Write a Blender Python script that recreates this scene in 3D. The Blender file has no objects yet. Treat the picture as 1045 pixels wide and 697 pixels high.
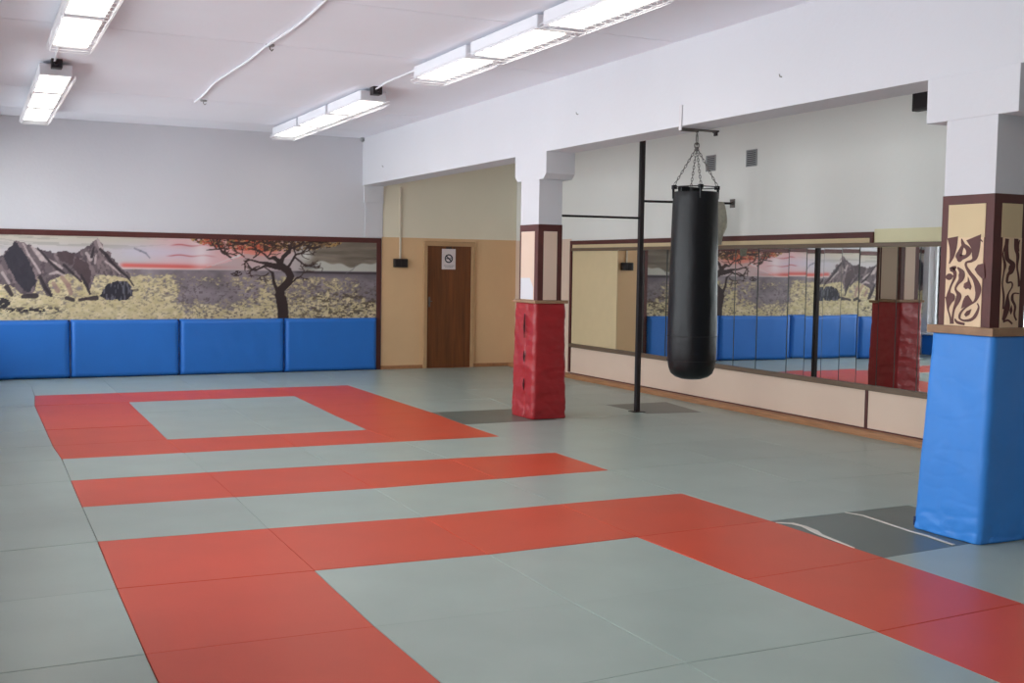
import bpy, bmesh, math, random
import numpy as np
from mathutils import Vector, Matrix, noise
random.seed(7); R_ = math.radians
SC = bpy.context.scene
COL = SC.collection

# ------------------------------------------------------------------ camera, light, exposure
cam_d = bpy.data.cameras.new('camera'); cam = bpy.data.objects.new('camera', cam_d); COL.objects.link(cam)
cam_d.sensor_width = 36.0; cam_d.lens = 36.0 * 1150.99 / 1045.0; cam_d.clip_start = 0.05; cam_d.clip_end = 200
CR = (0.90126897, -0.43301934, 0.01443977); CU = (0.01560251, 0.06574493, 0.99771447); CF = (0.432979, 0.89898379, -0.06601006)
CP = (-0.6383, -5.7616, 1.6189)
cam.matrix_world = Matrix(((CR[0], CU[0], -CF[0], CP[0]), (CR[1], CU[1], -CF[1], CP[1]), (CR[2], CU[2], -CF[2], CP[2]), (0, 0, 0, 1)))
SC.camera = cam
SKY = 4.6            # brightness of the overcast sky outside the windows
LAMP = 3.0           # brightness of the fluorescent diffusers
SC.view_settings.view_transform = 'Standard'; SC.view_settings.look = 'None'
SC.view_settings.gamma = 1.0; SC.view_settings.use_curve_mapping = False
SC.view_settings.exposure = 0.78
wd = bpy.data.worlds.new('sky'); SC.world = wd; wd.use_nodes = True
wd.node_tree.nodes['Background'].inputs[0].default_value = (0.90, 0.955, 1.0, 1)
wd.node_tree.nodes['Background'].inputs[1].default_value = SKY
XL, XM, YB, YR, ZC = -0.97, 7.42, 10.87, -7.6, 3.54      # room: left wall, mirror wall, back wall, rear wall, ceiling
WINS = [(8.15, 10.72), (5.2, 7.5), (2.2, 4.5), (-0.8, 1.5), (-3.7, -1.9)]  # last window is unseen, added and sized to brighten the near floor
WZ0, WZ1 = 0.43, 3.0
for i, (a, b) in enumerate(WINS):                     # sky portals in the window openings
    ld = bpy.data.lights.new('window_portal', 'AREA'); ld.shape = 'RECTANGLE'; ld.size = WZ1-WZ0; ld.size_y = b-a
    ld.energy = 1; ld.cycles.is_portal = True
    lo = bpy.data.objects.new('window_portal', ld); COL.objects.link(lo)
    lo.location = (XL-0.34, (a+b)/2, (WZ0+WZ1)/2); lo.rotation_euler = (0, R_(-90), 0)

# ------------------------------------------------------------------ helpers
def srgb(r, g, b):
    def f(c):
        c /= 255.0
        return c/12.92 if c <= 0.04045 else ((c+0.055)/1.055)**2.4
    return (f(r), f(g), f(b), 1)

def mat(name, col, rough=0.6, metal=0.0, var=0.06, nscale=6.0, bump=0.0, bscale=40.0, spec=0.5, emit=0, objvar=0.0, stretch=(1, 1, 1), col2=None, dist=0.0):
    m = bpy.data.materials.new(name); m.use_nodes = True
    nt = m.node_tree; N = nt.nodes; L = nt.links; p = N['Principled BSDF']
    p.inputs['Roughness'].default_value = rough; p.inputs['Metallic'].default_value = metal
    p.inputs['Specular IOR Level'].default_value = spec
    tc = N.new('ShaderNodeTexCoord'); mp = N.new('ShaderNodeMapping'); mp.inputs['Scale'].default_value = stretch
    L.new(tc.outputs['Object'], mp.inputs[0])
    nz = N.new('ShaderNodeTexNoise'); nz.inputs['Scale'].default_value = nscale; nz.inputs['Detail'].default_value = 5
    nz.inputs['Distortion'].default_value = dist
    L.new(mp.outputs[0], nz.inputs['Vector'])
    rp = N.new('ShaderNodeValToRGB'); rp.color_ramp.elements[0].position = 0.3; rp.color_ramp.elements[1].position = 0.7
    c2 = col2 or tuple(min(1, c*(1+var)) for c in col[:3])+(1,)
    c1 = col if col2 else tuple(c*(1-var) for c in col[:3])+(1,)
    rp.color_ramp.elements[0].color = c1; rp.color_ramp.elements[1].color = c2
    L.new(nz.outputs['Fac'], rp.inputs[0])
    out = rp.outputs[0]
    if objvar:
        oi = N.new('ShaderNodeObjectInfo'); hs = N.new('ShaderNodeHueSaturation'); mr = N.new('ShaderNodeMapRange')
        mr.inputs['To Min'].default_value = 1-objvar; mr.inputs['To Max'].default_value = 1+objvar
        L.new(oi.outputs['Random'], mr.inputs['Value']); L.new(mr.outputs[0], hs.inputs['Value']); L.new(out, hs.inputs['Color'])
        out = hs.outputs[0]
    L.new(out, p.inputs['Base Color'])
    if bump:
        b = N.new('ShaderNodeBump'); b.inputs['Strength'].default_value = bump; b.inputs['Distance'].default_value = 0.01
        n2 = N.new('ShaderNodeTexNoise'); n2.inputs['Scale'].default_value = bscale; n2.inputs['Detail'].default_value = 3
        L.new(mp.outputs[0], n2.inputs['Vector']); L.new(n2.outputs['Fac'], b.inputs['Height']); L.new(b.outputs[0], p.inputs['Normal'])
    if emit:
        p.inputs['Emission Color'].default_value = col; p.inputs['Emission Strength'].default_value = emit
    return m

def tag(o, label=None, cat=None, group=None, kind=None):
    if label: o['label'] = label
    if cat: o['category'] = cat
    if group: o['group'] = group
    if kind: o['kind'] = kind
    return o

def empty(name, loc=(0, 0, 0), label=None, cat=None, group=None):
    o = bpy.data.objects.new(name, None); COL.objects.link(o); o.location = loc; o.empty_display_size = 0.1
    return tag(o, label, cat, group)

class MB:
    def __init__(s): s.bm = bmesh.new()
    def quad(s, *v):
        s.bm.faces.new([s.bm.verts.new(q) for q in v]); return s
    def box(s, x0, y0, z0, x1, y1, z1, bev=0.0, seg=2):
        t = bmesh.new()
        bmesh.ops.create_cube(t, size=1, matrix=Matrix.Translation(((x0+x1)/2, (y0+y1)/2, (z0+z1)/2)) @ Matrix.Diagonal((abs(x1-x0), abs(y1-y0), abs(z1-z0), 1)))
        if bev: bmesh.ops.bevel(t, geom=list(t.edges), offset=bev, segments=seg, affect='EDGES', profile=0.5)
        return s.join(t)
    def join(s, t):
        me = bpy.data.meshes.new('t'); t.to_mesh(me); t.free(); s.bm.from_mesh(me); bpy.data.meshes.remove(me); return s
    def prism(s, pts, z0, z1, bev=0.0):
        t = bmesh.new(); f = t.faces.new([t.verts.new((x, y, z0)) for x, y in pts])
        r = bmesh.ops.extrude_face_region(t, geom=[f]); vs = [v for v in r['geom'] if isinstance(v, bmesh.types.BMVert)]
        bmesh.ops.translate(t, vec=(0, 0, z1-z0), verts=vs); bmesh.ops.recalc_face_normals(t, faces=t.faces)
        if bev:
            bmesh.ops.bevel(t, geom=[e for e in t.edges if all(abs(v.co.z-z1) < 1e-6 for v in e.verts)], offset=bev, segments=2, affect='EDGES', profile=0.5)
        return s.join(t)
    def tube(s, pts, r, n=10, cap=True, closed=False):
        pts = [Vector(p) for p in pts]; rings = []; k = len(pts); nrm = None
        for i, p in enumerate(pts):
            if closed: d = pts[(i+1) % k]-pts[i-1]
            else: d = pts[min(i+1, k-1)]-pts[max(i-1, 0)]
            d.normalize()
            if nrm is None:
                nrm = d.orthogonal().normalized()
            nrm = (nrm-d*nrm.dot(d)).normalized(); b = d.cross(nrm)
            rr = r[i] if isinstance(r, (list, tuple)) else r
            rings.append([s.bm.verts.new(p+(nrm*math.cos(a)+b*math.sin(a))*rr) for a in [2*math.pi*j/n for j in range(n)]])
        m = k if closed else k-1
        for i in range(m):
            A, B = rings[i], rings[(i+1) % k]
            for j in range(n): s.bm.faces.new((A[j], A[(j+1) % n], B[(j+1) % n], B[j]))
        if cap and not closed: s.bm.faces.new(rings[0][::-1]); s.bm.faces.new(rings[-1])
        return s
    def lathe(s, prof, c=(0, 0, 0), n=40, fn=None):
        rings = []
        for r, z in prof:
            ring = []
            for j in range(n):
                a = 2*math.pi*j/n; rr = r*(fn(a, z) if fn else 1)
                ring.append(s.bm.verts.new((c[0]+rr*math.cos(a), c[1]+rr*math.sin(a), c[2]+z)))
            rings.append(ring)
        for A, B in zip(rings, rings[1:]):
            for j in range(n): s.bm.faces.new((A[j], A[(j+1) % n], B[(j+1) % n], B[j]))
        s.bm.faces.new(rings[0][::-1]); s.bm.faces.new(rings[-1])
        return s
    def build(s, name, m, parent=None, smooth=False):
        bmesh.ops.recalc_face_normals(s.bm, faces=s.bm.faces)
        me = bpy.data.meshes.new(name)
        if parent is not None and parent.type == 'EMPTY':
            L0 = parent.location; bmesh.ops.translate(s.bm, vec=-L0, verts=s.bm.verts)
        s.bm.to_mesh(me); s.bm.free()
        if m: me.materials.append(m)
        if smooth:
            for f in me.polygons: f.use_smooth = True
            if smooth != 'all':
                try: me.set_sharp_from_angle(angle=R_(40))
                except Exception: pass
        o = bpy.data.objects.new(name, me); COL.objects.link(o)
        if parent is not None: o.parent = parent
        return o
def kid(mb, name, m, root, sub=None, smooth=False):
    """a sub-part: coordinates given in the world, parented to a part of root"""
    L0 = root.location; bmesh.ops.translate(mb.bm, vec=-L0, verts=mb.bm.verts)
    o = mb.build(name, m, None, smooth); o.parent = sub; return o
def copy_tree(o, parent=None):
    c = o.copy(); COL.objects.link(c); c.parent = parent
    for ch in [x for x in COL.objects if x.parent == o]: copy_tree(ch, c)
    return c

# ------------------------------------------------------------------ materials
WHITE = mat('white_plaster', srgb(216, 216, 221), 0.85, var=0.015, nscale=1.2, bump=0.15, bscale=25)
CEIL = mat('ceiling_whitewash', srgb(241, 242, 250), 0.9, var=0.015, nscale=1.0, bump=0.15, bscale=20)
TAN = mat('tan_wall_paint', srgb(228, 190, 146), 0.6, var=0.03, nscale=2, bump=0.1)
PINK = mat('pinkish_cream_paint', srgb(226, 200, 180), 0.6, var=0.02, nscale=2, bump=0.06)
CREAM = mat('cream_paint', srgb(212, 190, 150), 0.6, var=0.03, nscale=4)
OFFW = mat('offwhite_plaster', srgb(232, 230, 224), 0.85, var=0.015, nscale=1.2, bump=0.15, bscale=25)
CREAMW = mat('cream_white_plaster', srgb(238, 230, 208), 0.8, var=0.02, nscale=1.5, bump=0.1)
YELLOW = mat('pale_yellow_paint', srgb(224, 216, 176), 0.6, var=0.03, nscale=3)
BROWN = mat('dark_brown_paint', srgb(86, 40, 36), 0.5, var=0.1, nscale=8)
GREYMAT = mat('grey_green_vinyl', srgb(163, 177, 170), 0.31, var=0.05, nscale=2.2, bump=0.05, bscale=180, objvar=0.035, spec=0.35)
DARKMAT = mat('dark_grey_vinyl', srgb(96, 106, 100), 0.35, var=0.06, nscale=3, bump=0.05, bscale=180)
REDMAT = mat('red_vinyl', srgb(207, 80, 55), 0.34, var=0.04, nscale=2.0, bump=0.05, bscale=180, objvar=0.03, spec=0.2)
BLUEPAD = mat('blue_vinyl', srgb(38, 116, 206), 0.45, var=0.04, nscale=1.5, bump=0.08, bscale=14)
BLUEDARK = mat('dark_blue_webbing', srgb(20, 40, 90), 0.6)
BLUEWRAP = mat('bright_blue_vinyl', srgb(60, 142, 230), 0.42, var=0.03, nscale=2.5, bump=0.12, bscale=9)
REDWRAP = mat('crimson_leatherette', srgb(160, 30, 36), 0.4, var=0.06, nscale=4, bump=0.25, bscale=14, stretch=(1, 1, 2.5))
WOOD = mat('varnished_wood', srgb(172, 122, 84), 0.45, var=0.2, nscale=5, stretch=(12, 0.8, 12), bump=0.05)
COLLAR = mat('worn_wood', srgb(150, 118, 90), 0.6, var=0.2, nscale=9, bump=0.1)
RAIL = mat('greyish_brown_wood', srgb(112, 92, 74), 0.45, var=0.15, nscale=5, stretch=(12, 0.8, 12))
DOORW = mat('dark_brown_veneer', srgb(92, 52, 22), 0.4, var=0.4, nscale=3.2, stretch=(7, 7, 0.35), col2=srgb(128, 72, 32), dist=0.6)
BLACK = mat('black_leather', srgb(14, 15, 18), 0.38, var=0.15, nscale=5, bump=0.3, bscale=16, spec=0.32)
BLACKM = mat('black_iron', srgb(40, 32, 34), 0.4, metal=0.3, var=0.1)
STEEL = mat('grey_steel', srgb(120, 116, 112), 0.4, metal=0.8, var=0.1)
DARKPL = mat('dark_plastic', srgb(48, 40, 38), 0.5)
GREYPL = mat('grey_vent_metal', srgb(150, 150, 150), 0.5)
VENTD = mat('vent_shadow', srgb(70, 70, 70), 0.7)
LAMPW = mat('white_enamel', srgb(235, 235, 240), 0.4, var=0.01)
DIFF = mat('glowing_diffuser', (1.0, 0.965, 0.86, 1), 0.5, emit=LAMP, var=0.0)
PAPER = mat('white_paper', srgb(225, 215, 215), 0.8, var=0.02)
INK = mat('black_ink', srgb(50, 50, 60), 0.8)
CLOTH = mat('pale_grey_cloth', srgb(216, 210, 196), 0.9, var=0.12, nscale=30, bump=0.3)
TAPE = mat('white_tape', srgb(222, 216, 206), 0.6)
FOAM = mat('pinkish_foam', srgb(206, 176, 156), 0.9)
MIRROR = mat('mirror_glass', (0.80, 0.82, 0.80, 1), 0.015, metal=1.0, var=0.0)
RAD = mat('window_frame_white', srgb(230, 232, 235), 0.4, var=0.01)
GLASS = bpy.data.materials.new('window_glass'); GLASS.use_nodes = True
_n = GLASS.node_tree.nodes; _n.remove(_n['Principled BSDF'])
_t = _n.new('ShaderNodeBsdfTransparent'); _g = _n.new('ShaderNodeBsdfGlossy'); _g.inputs['Roughness'].default_value = 0.02
_f = _n.new('ShaderNodeFresnel'); _f.inputs['IOR'].default_value = 1.45; _x = _n.new('ShaderNodeMixShader')
_l = GLASS.node_tree.links; _l.new(_f.outputs[0], _x.inputs[0]); _l.new(_t.outputs[0], _x.inputs[1]); _l.new(_g.outputs[0], _x.inputs[2])
_l.new(_x.outputs[0], _n['Material Output'].inputs['Surface'])

ORN_SIDE= [[(-0.6897, 1.8383, 0.0522), (-0.6961, 1.7783, 0.0349), (-0.6882, 1.7183, 0.0197), (-0.6705, 1.677, 0.0044)], [(-0.7586, 1.8286, 0.0043), (-0.7732, 1.7945, 0.0193), (-0.8032, 1.773, 0.0276), (-0.8181, 1.7501, 0.0254), (-0.7983, 1.7223, 0.0213), (-0.7611, 1.7165, 0.0322), (-0.7446, 1.7224, 0.0323), (-0.7539, 1.7522, 0.0215), (-0.7694, 1.7843, 0.015)], [(-0.761, 1.7182, 0.0364), (-0.7456, 1.7028, 0.0323), (-0.7375, 1.6926, 0.013)], [(-0.8506, 1.8355, 0.0728), (-0.8673, 1.7766, 0.0416), (-0.8641, 1.718, 0.0271), (-0.8422, 1.6945, 0.0168), (-0.8055, 1.686, 0.0128), (-0.8014, 1.6631, 0.0106), (-0.8299, 1.6253, 0.019), (-0.871, 1.5837, 0.023), (-0.8976, 1.5339, 0.029), (-0.8967, 1.492, 0.0208), (-0.8778, 1.4536, 0.0125), (-0.8399, 1.4311, 0.0106), (-0.8038, 1.4086, 0.0107), (-0.7732, 1.3775, 0.0108), (-0.7693, 1.3474, 0.0108), (-0.8023, 1.3344, 0.0128), (-0.8551, 1.3421, 0.0189), (-0.8884, 1.3698, 0.0167), (-0.9089, 1.4169, 0.0083), (-0.8972, 1.4416, 0.0062)], [(-0.7263, 1.6567, 0.0152), (-0.6985, 1.6453, 0.0306), (-0.7171, 1.6241, 0.0174), (-0.7167, 1.5898, 0.0131), (-0.6937, 1.5464, 0.0088), (-0.6794, 1.503, 0.0132), (-0.6865, 1.473, 0.0503), (-0.6803, 1.4426, 0.0286), (-0.6759, 1.3992, 0.0088), (-0.6962, 1.3482, 0.0077), (-0.7025, 1.3097, 0.0077)], [(-0.7373, 1.6542, 0.0108), (-0.7691, 1.6246, 0.0279), (-0.7678, 1.5863, 0.0257), (-0.7404, 1.5517, 0.013), (-0.7278, 1.5214, 0.0087), (-0.7545, 1.4879, 0.0237), (-0.7476, 1.4535, 0.0238), (-0.7231, 1.4011, 0.0109), (-0.7148, 1.3491, 0.0087), (-0.719, 1.3105, 0.0087)], [(-0.6791, 1.6168, 0.011), (-0.679, 1.5978, 0.0395), (-0.6843, 1.579, 0.0132)], [(-0.7316, 1.3413, 0.0065), (-0.7544, 1.3209, 0.0173), (-0.8088, 1.3126, 0.0149)], [(-0.8897, 1.8282, 0.0052), (-0.9036, 1.8196, 0.0083), (-0.9197, 1.8077, 0.0062)]]
BLOB_SIDE= [[(-0.8263, 1.4899), (-0.8656, 1.4447), (-0.8296, 1.4265), (-0.7772, 1.405), (-0.7907, 1.4549), (-0.8054, 1.4809)], [(-0.8206, 1.5998), (-0.8359, 1.5705), (-0.8501, 1.5412), (-0.8427, 1.52), (-0.8242, 1.5305), (-0.8086, 1.5234), (-0.7898, 1.5357), (-0.7939, 1.5587), (-0.8189, 1.5702)], [(-0.8571, 1.4064), (-0.843, 1.372), (-0.8171, 1.3581), (-0.8026, 1.3702), (-0.8207, 1.3922)], [(-0.9366, 1.6805), (-0.8905, 1.672), (-0.8679, 1.6442), (-0.8881, 1.6175), (-0.9259, 1.5888), (-0.9463, 1.5933)]]
ORN_FRONT= [[(4.8986, 1.8276, 0.0187), (4.8958, 1.7778, 0.0187), (4.9057, 1.7114, 0.0235), (4.9488, 1.6787, 0.0307), (4.9396, 1.6369, 0.0307), (4.9176, 1.6116, 0.0141), (4.9143, 1.5698, 0.0117), (4.9496, 1.5701, 0.0094), (4.957, 1.545, 0.0071), (4.9248, 1.4947, 0.0094), (4.923, 1.4277, 0.0283), (4.9084, 1.3775, 0.0235), (4.8928, 1.3441, 0.0141)], [(4.975, 1.8294, 0.0213), (4.9762, 1.7711, 0.0189), (4.993, 1.7296, 0.0166), (4.9912, 1.6626, 0.0095), (5.0067, 1.6041, 0.0095), (5.0163, 1.5453, 0.0143)], [(4.8885, 1.8025, 0.007), (4.8692, 1.7357, 0.007), (4.8881, 1.6737, 0.014), (4.8815, 1.6279, 0.007), (4.8738, 1.5612, 0.007), (4.8901, 1.4862, 0.0094), (4.8888, 1.411, 0.007)], [(5.0189, 1.5033, 0.0071), (4.9714, 1.5032, 0.0095), (4.9617, 1.4696, 0.0142), (4.988, 1.4275, 0.0119), (4.9851, 1.3771, 0.0095), (5.005, 1.3432, 0.0095)], [(4.8933, 1.3357, 0.0117), (4.934, 1.3438, 0.0118), (4.9707, 1.3224, 0.0119)], [(5.0015, 1.8217, 0.0059), (4.9929, 1.7881, 0.0071), (4.9985, 1.7548, 0.0059)]]
BLOB_FRONT= [[(4.9578, 1.436), (4.9682, 1.4024), (4.9555, 1.3772), (4.9422, 1.4025)]]

# ------------------------------------------------------------------ room shell
FB = -0.04                                  # concrete/wood floor under the mats; mat tops lie at z = 0
def struct(name, mb, m, smooth=False): return tag(mb.build(name, m, None, smooth), kind='structure')
struct('floor', MB().box(XL-0.3, YR-0.2, FB-0.2, XM+0.2, YB+0.2, FB), WOOD)
c = MB(); c.box(XL-0.3, YR-0.2, ZC+0.012, XM+0.2, YB+0.2, ZC+0.25)
ys = [YR-0.2, -7.1, -5.2, -3.3, -1.4, 0.5, 2.4, 4.25, 8.05, 9.98, YB+0.2]
for a, b in zip(ys, ys[1:]): c.box(XL-0.3, a+0.007, ZC, XM+0.2, b-0.007, ZC+0.012)
struct('ceiling', c, CEIL)
wb = struct('wall_back', MB().box(XL-0.3, YB, FB, XM+0.2, YB+0.2, ZC), WHITE)
MB().box(5.115, YB-0.004, FB, XM, YB, 2.05).build('tan_dado', TAN, wb)
MB().box(5.131, YB-0.003, 2.05, XM, YB, ZC).build('cream_upper_wall', CREAMW, wb)
wr = struct('wall_right', MB().box(XM, YR, FB, XM+0.2, YB, ZC), OFFW)
MB().box(XM-0.004, 8.98, FB, XM, YB-0.004, 2.045).build('cream_dado', PINK, wr)
MB().box(XM-0.004, YR, 1.86, XM, 2.76, 2.042).build('yellow_band', YELLOW, wr)
struct('wall_rear', MB().box(XL-0.3, YR-0.2, FB, XM+0.2, YR, ZC), WHITE)
w = MB(); w.box(XL-0.3, YR, FB, XL, YB, WZ0); w.box(XL-0.3, YR, WZ1, XL, YB, ZC)
ed = [YB]+[q for a, b in WINS for q in (b, a)]+[YR]
for i in range(0, len(ed), 2): w.box(XL-0.3, ed[i+1], WZ0, XL, ed[i], WZ1)
struct('wall_left', w, WHITE)
for i, (a, b) in enumerate(WINS):
    f = MB(); x0, x1 = XL-0.2, XL-0.13
    for (p, q, r, s) in ((a, a+.06, WZ0, WZ1), (b-.06, b, WZ0, WZ1), (a, b, WZ0, WZ0+.07), (a, b, WZ1-.07, WZ1), ((a+b)/2-.04, (a+b)/2+.04, WZ0, WZ1), (a, b, 2.25, 2.31)):
        f.box(x0, p, r, x1, q, s, 0.006)
    wo = struct('window_%d' % (i+1), f, RAD)
    MB().box(XL-0.168, a+.02, WZ0+.02, XL-0.162, b-.02, WZ1-.02).build('pane', GLASS, wo)
    MB().box(XL-0.13, a-.04, WZ0-.03, XL+0.12, b+.04, WZ0, 0.008).build('sill', RAD, wo)
# big painted beam between the hall and the mirror bay, with a corbel at the back wall
struct('ceiling_beam', MB().box(4.80, YR, 2.825, 5.13, YB, ZC), WHITE)
struct('trim_1', MB().box(4.82, YB-0.03, 2.57, 5.13, YB, 2.825).box(4.84, YB-0.012, 2.05, 5.125, YB, 2.57), WHITE)
struct('baseboard_back', MB().box(5.105, YB-.03, FB, 5.80, YB, .055, .006).box(6.67, YB-.03, FB, XM, YB, .055, .006), WOOD)
struct('baseboard_right', MB().box(7.285, YR, FB, XM, YB-.03, .055, .008), WOOD)
# door in the back wall
d = struct('door_1', MB().box(5.86, YB-.03, 0.0, 6.61, YB, 1.93, .004), DOORW)
MB().box(5.80, YB-.05, 0, 5.86, YB, 1.929, .004).box(6.61, YB-.05, 0, 6.67, YB, 1.929, .004).box(5.80, YB-.05, 1.93, 6.67, YB, 2.0, .006).build('door_frame', mat('light_tan_frame', srgb(190, 152, 112), 0.5), d)
MB().box(5.885, YB-.036, 0.97, 5.915, YB-.03, 1.13, .002).tube([(5.90, YB-.03, 1.06), (5.90, YB-.07, 1.06), (5.93, YB-.075, 1.06)], .007, 8).build('door_handle', STEEL, d, True)
# threshold strip: sits under the leaf
MB().box(5.86, YB-.06, FB, 6.61, YB, 0.0, .002).build('threshold', WOOD, d)

# no-smoking notice taped to the door
s = empty('no_smoking_sign', (6.22, YB-.031, 1.725), 'white paper no-smoking notice taped to the brown door', 'sign')
MB().box(6.105, YB-.0335, 1.565, 6.338, YB-.0305, 1.888).build('paper_sheet', PAPER, s)
g = MB(); cx, cz = 6.222, 1.735
def ann(mb, cx, y, cz, r0, r1, n=40):
    for i in range(n):
        a, b = 2*math.pi*i/n, 2*math.pi*(i+1)/n
        mb.quad((cx+r0*math.cos(a), y, cz+r0*math.sin(a)), (cx+r1*math.cos(a), y, cz+r1*math.sin(a)), (cx+r1*math.cos(b), y, cz+r1*math.sin(b)), (cx+r0*math.cos(b), y, cz+r0*math.sin(b)))
ann(g, cx, YB-.0345, cz, .05, .07)
k = .012; g.quad((cx-.05-k*.3, YB-.0346, cz+.04), (cx-.04, YB-.0346, cz+.05+k*.3), (cx+.05+k*.3, YB-.0346, cz-.04), (cx+.04, YB-.0346, cz-.05-k*.3))
g.box(cx-.045, YB-.0345, cz-.008, cx+.03, YB-.0340, cz+.008).box(cx+.034, YB-.0345, cz-.008, cx+.045, YB-.0340, cz+.008)
g.tube([(cx+.04, YB-.0342, cz+.012), (cx+.03, YB-.0342, cz+.025), (cx+.042, YB-.0342, cz+.036)], .0025, 5)
g.build('prohibition_symbol', INK, s)
t = MB()
for zz, wdt in ((1.625, .08), (1.60, .06)):
    x = cx-wdt
    while x < cx+wdt:
        e = random.uniform(.010, .022); t.box(x, YB-.0342, zz-.006, x+e, YB-.0338, zz+.006); x += e+.006
t.build('caption_line', mat('grey_print', srgb(150, 140, 145), .8), s)
tag(MB().box(6.17, YB-.036, 1.888, 6.27, YB-.0305, 1.915, .002).build('tape_strip', mat('dark_tape', srgb(60, 45, 45), .4)), 'dark tape strip holding the notice on the door', 'tape')

# junction box with conduit left of the door
jb = empty('junction_box', (5.41, YB-.004, 1.585), 'dark brown square socket box on tan wall beside the pilaster', 'socket box')
MB().box(5.30, YB-.065, 1.585, 5.525, YB-.004, 1.72, .01).build('box_body', DARKPL, jb)
MB().box(5.325, YB-.072, 1.60, 5.405, YB-.065, 1.705, .004).box(5.42, YB-.072, 1.60, 5.50, YB-.065, 1.705, .004).build('cover_plate', BLACKM, jb)
tag(MB().box(5.398, YB-.026, 1.72, 5.427, YB-.004, 2.825, .004).build('cable_duct', mat('cream_duct', srgb(212, 200, 180), .5)), 'cream cable duct running down wall to the dark socket box', 'cable duct')

# ------------------------------------------------------------------ floor mats
YL = [-7.6, -7, -6, -5, -4, -3, -2, -1, 0, 1, 2, 3, 4, 4.8, 5.8, 6.8, 7.8, 8.8, 9.9, 10.84]
XLN = [XL, -0.001, 0.99, 1.985, 2.98, 4.0, 5.12, 6.15, 7.02, 7.283]
OV = {(0, 4): (.022, 4.051), (0, 3): (.015, 3.06), (0, 2): (.01, 2.071), (0, 1): (.008, 1.07), (0, 0): (-.001, .037), (0, -1): (-.005, -.994),
      (1, 1): (.988, 1.023), (1, 0): (.987, -.015), (2, 1): (1.986, .96), (2, 0): (1.977, -.062), (1, -1): (.979, -1.025), (4, 1): (3.992, .98),
      (3, 0): (2.986, -.027), (3, 1): (2.992, .983), (4, 0): (4.022, .014), (3, -1): (3.018, -1.05), (4, -1): (4.027, -.987), (3, -2): (3.035, -1.983),
      (4, -2): (4.022, -1.929), (2, -1): (1.977, -1.059), (2, 2): (1.993, 1.973), (4, 4): (3.914, 3.927), (4, 3): (3.973, 2.902), (4, 2): (3.97, 1.989),
      (0, 8.8): (.048, 8.8), (4, 8.8): (3.934, 8.798), (1, 7.8): (1.001, 7.777), (1, 4.8): (.974, 4.818), (3, 7.8): (2.942, 7.789), (3, 4.8): (2.869, 4.782),
      (2, 5.8): (1.96, 5.79), (3, 5.8): (2.88, 5.82), (2, -2): (2.004, -1.977), (3, -3): (3.03, -2.95), (1, -2): (1.0, -2.03), (0, 9.9): (.06, 9.915),
      (1, 5.8): (.985, 5.80), (1, 6.8): (.99, 6.79), (3, 6.8): (2.91, 6.80), (4, 4.8): (3.918, 4.801), (4, 5.8): (3.955, 5.80), (4, 6.8): (3.945, 6.8), (4, 7.8): (3.94, 7.8),
      (5, 0): (5.25, .045), (5, -1): (5.25, -.90), (5, 4.8): (5.0, 4.80), (5, 5.8): (5.0, 5.785), (6, 4.8): (6.187, 4.902), (6, 5.8): (6.16, 5.763), (7, 4.8): (6.86, 4.80), (7, 5.8): (7.02, 5.775),
      (5, 1): (5.08, 1.03), (1, 2): (1.0, 2.03), (2, 3): (1.99, 3.0), (3, 2): (2.985, 1.98), (3, 3): (2.98, 2.95), (1, 3): (1.0, 3.04), (1, 4): (.99, 4.02), (2, 4): (1.96, 3.99), (3, 4): (2.93, 3.955)}
def vtx(i, j):
    key = (i-1, YL[j]); return OV.get(key, (XLN[i], YL[j]))
COLW = {0: 'against the window wall', 1: 'first column from the left margin', 2: 'second column from the left margin', 3: 'third column from the left margin',
        4: 'fourth column from the left margin', 5: 'first column past the red shapes', 6: 'second column past the red shapes', 7: 'third column past the red shapes', 8: 'narrow strip by the mirror wall'}
ROWW = {-7.6: 'rearmost row', -7: 'seventh row before the near bar', -6: 'sixth row before the near bar', -5: 'fifth row before the near bar', -4: 'fourth row before the near bar', -3: 'third row before the near bar',
        -2: 'second row before the near bar', -1: 'row just before the near bar', 0: 'row of the near red bar', 1: 'row just beyond the near bar', 2: 'row of the middle red stripe',
        3: 'row beyond the middle stripe', 4: 'near row of the red frame', 4.8: 'second row of the red frame', 5.8: 'third row of the red frame', 6.8: 'fourth row of the red frame',
        7.8: 'farthest row of the red frame', 8.8: 'row beyond the red frame', 9.9: 'last row against the back wall'}
def mat_kind(i, y):
    c_ = i-1
    if c_ in (0, 1, 2, 3):
        if y in (0, 2, 4, 7.8): return 'red'
        if c_ in (0, 3) and (-5 < y < 0 or 4 < y < 7.9): return 'red'
    if c_ == 4 and y in (-1, 4.8): return 'dark'
    if c_ == 6 and y == 4.8: return 'dark'
    return 'grey'
for j in range(len(YL)-1):
    for i in range(len(XLN)-1):
        P4 = [vtx(i, j), vtx(i+1, j), vtx(i+1, j+1), vtx(i, j+1)]
        cx = sum(p[0] for p in P4)/4; cy = sum(p[1] for p in P4)/4; g = .0013
        P5 = [(x+(g if x < cx else -g), y+(g if y < cy else -g)) for x, y in P4]
        kd = mat_kind(i, YL[j]); dz = random.uniform(-.0022, 0)
        mb = MB(); mb.prism([(x-cx, y-cy) for x, y in P5], FB, dz, .003)
        o = mb.build('floor_mat', {'red': REDMAT, 'dark': DARKMAT, 'grey': GREYMAT}[kd]); o.location = (cx, cy, 0)
        tag(o, '%s judo mat, %s, %s' % ({'red': 'red', 'dark': 'dark grey', 'grey': 'grey-green'}[kd], COLW[i], ROWW[YL[j]]), 'mat', {'red': 'red judo mats', 'dark': 'dark grey floor mats', 'grey': 'grey-green judo mats'}[kd])
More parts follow.
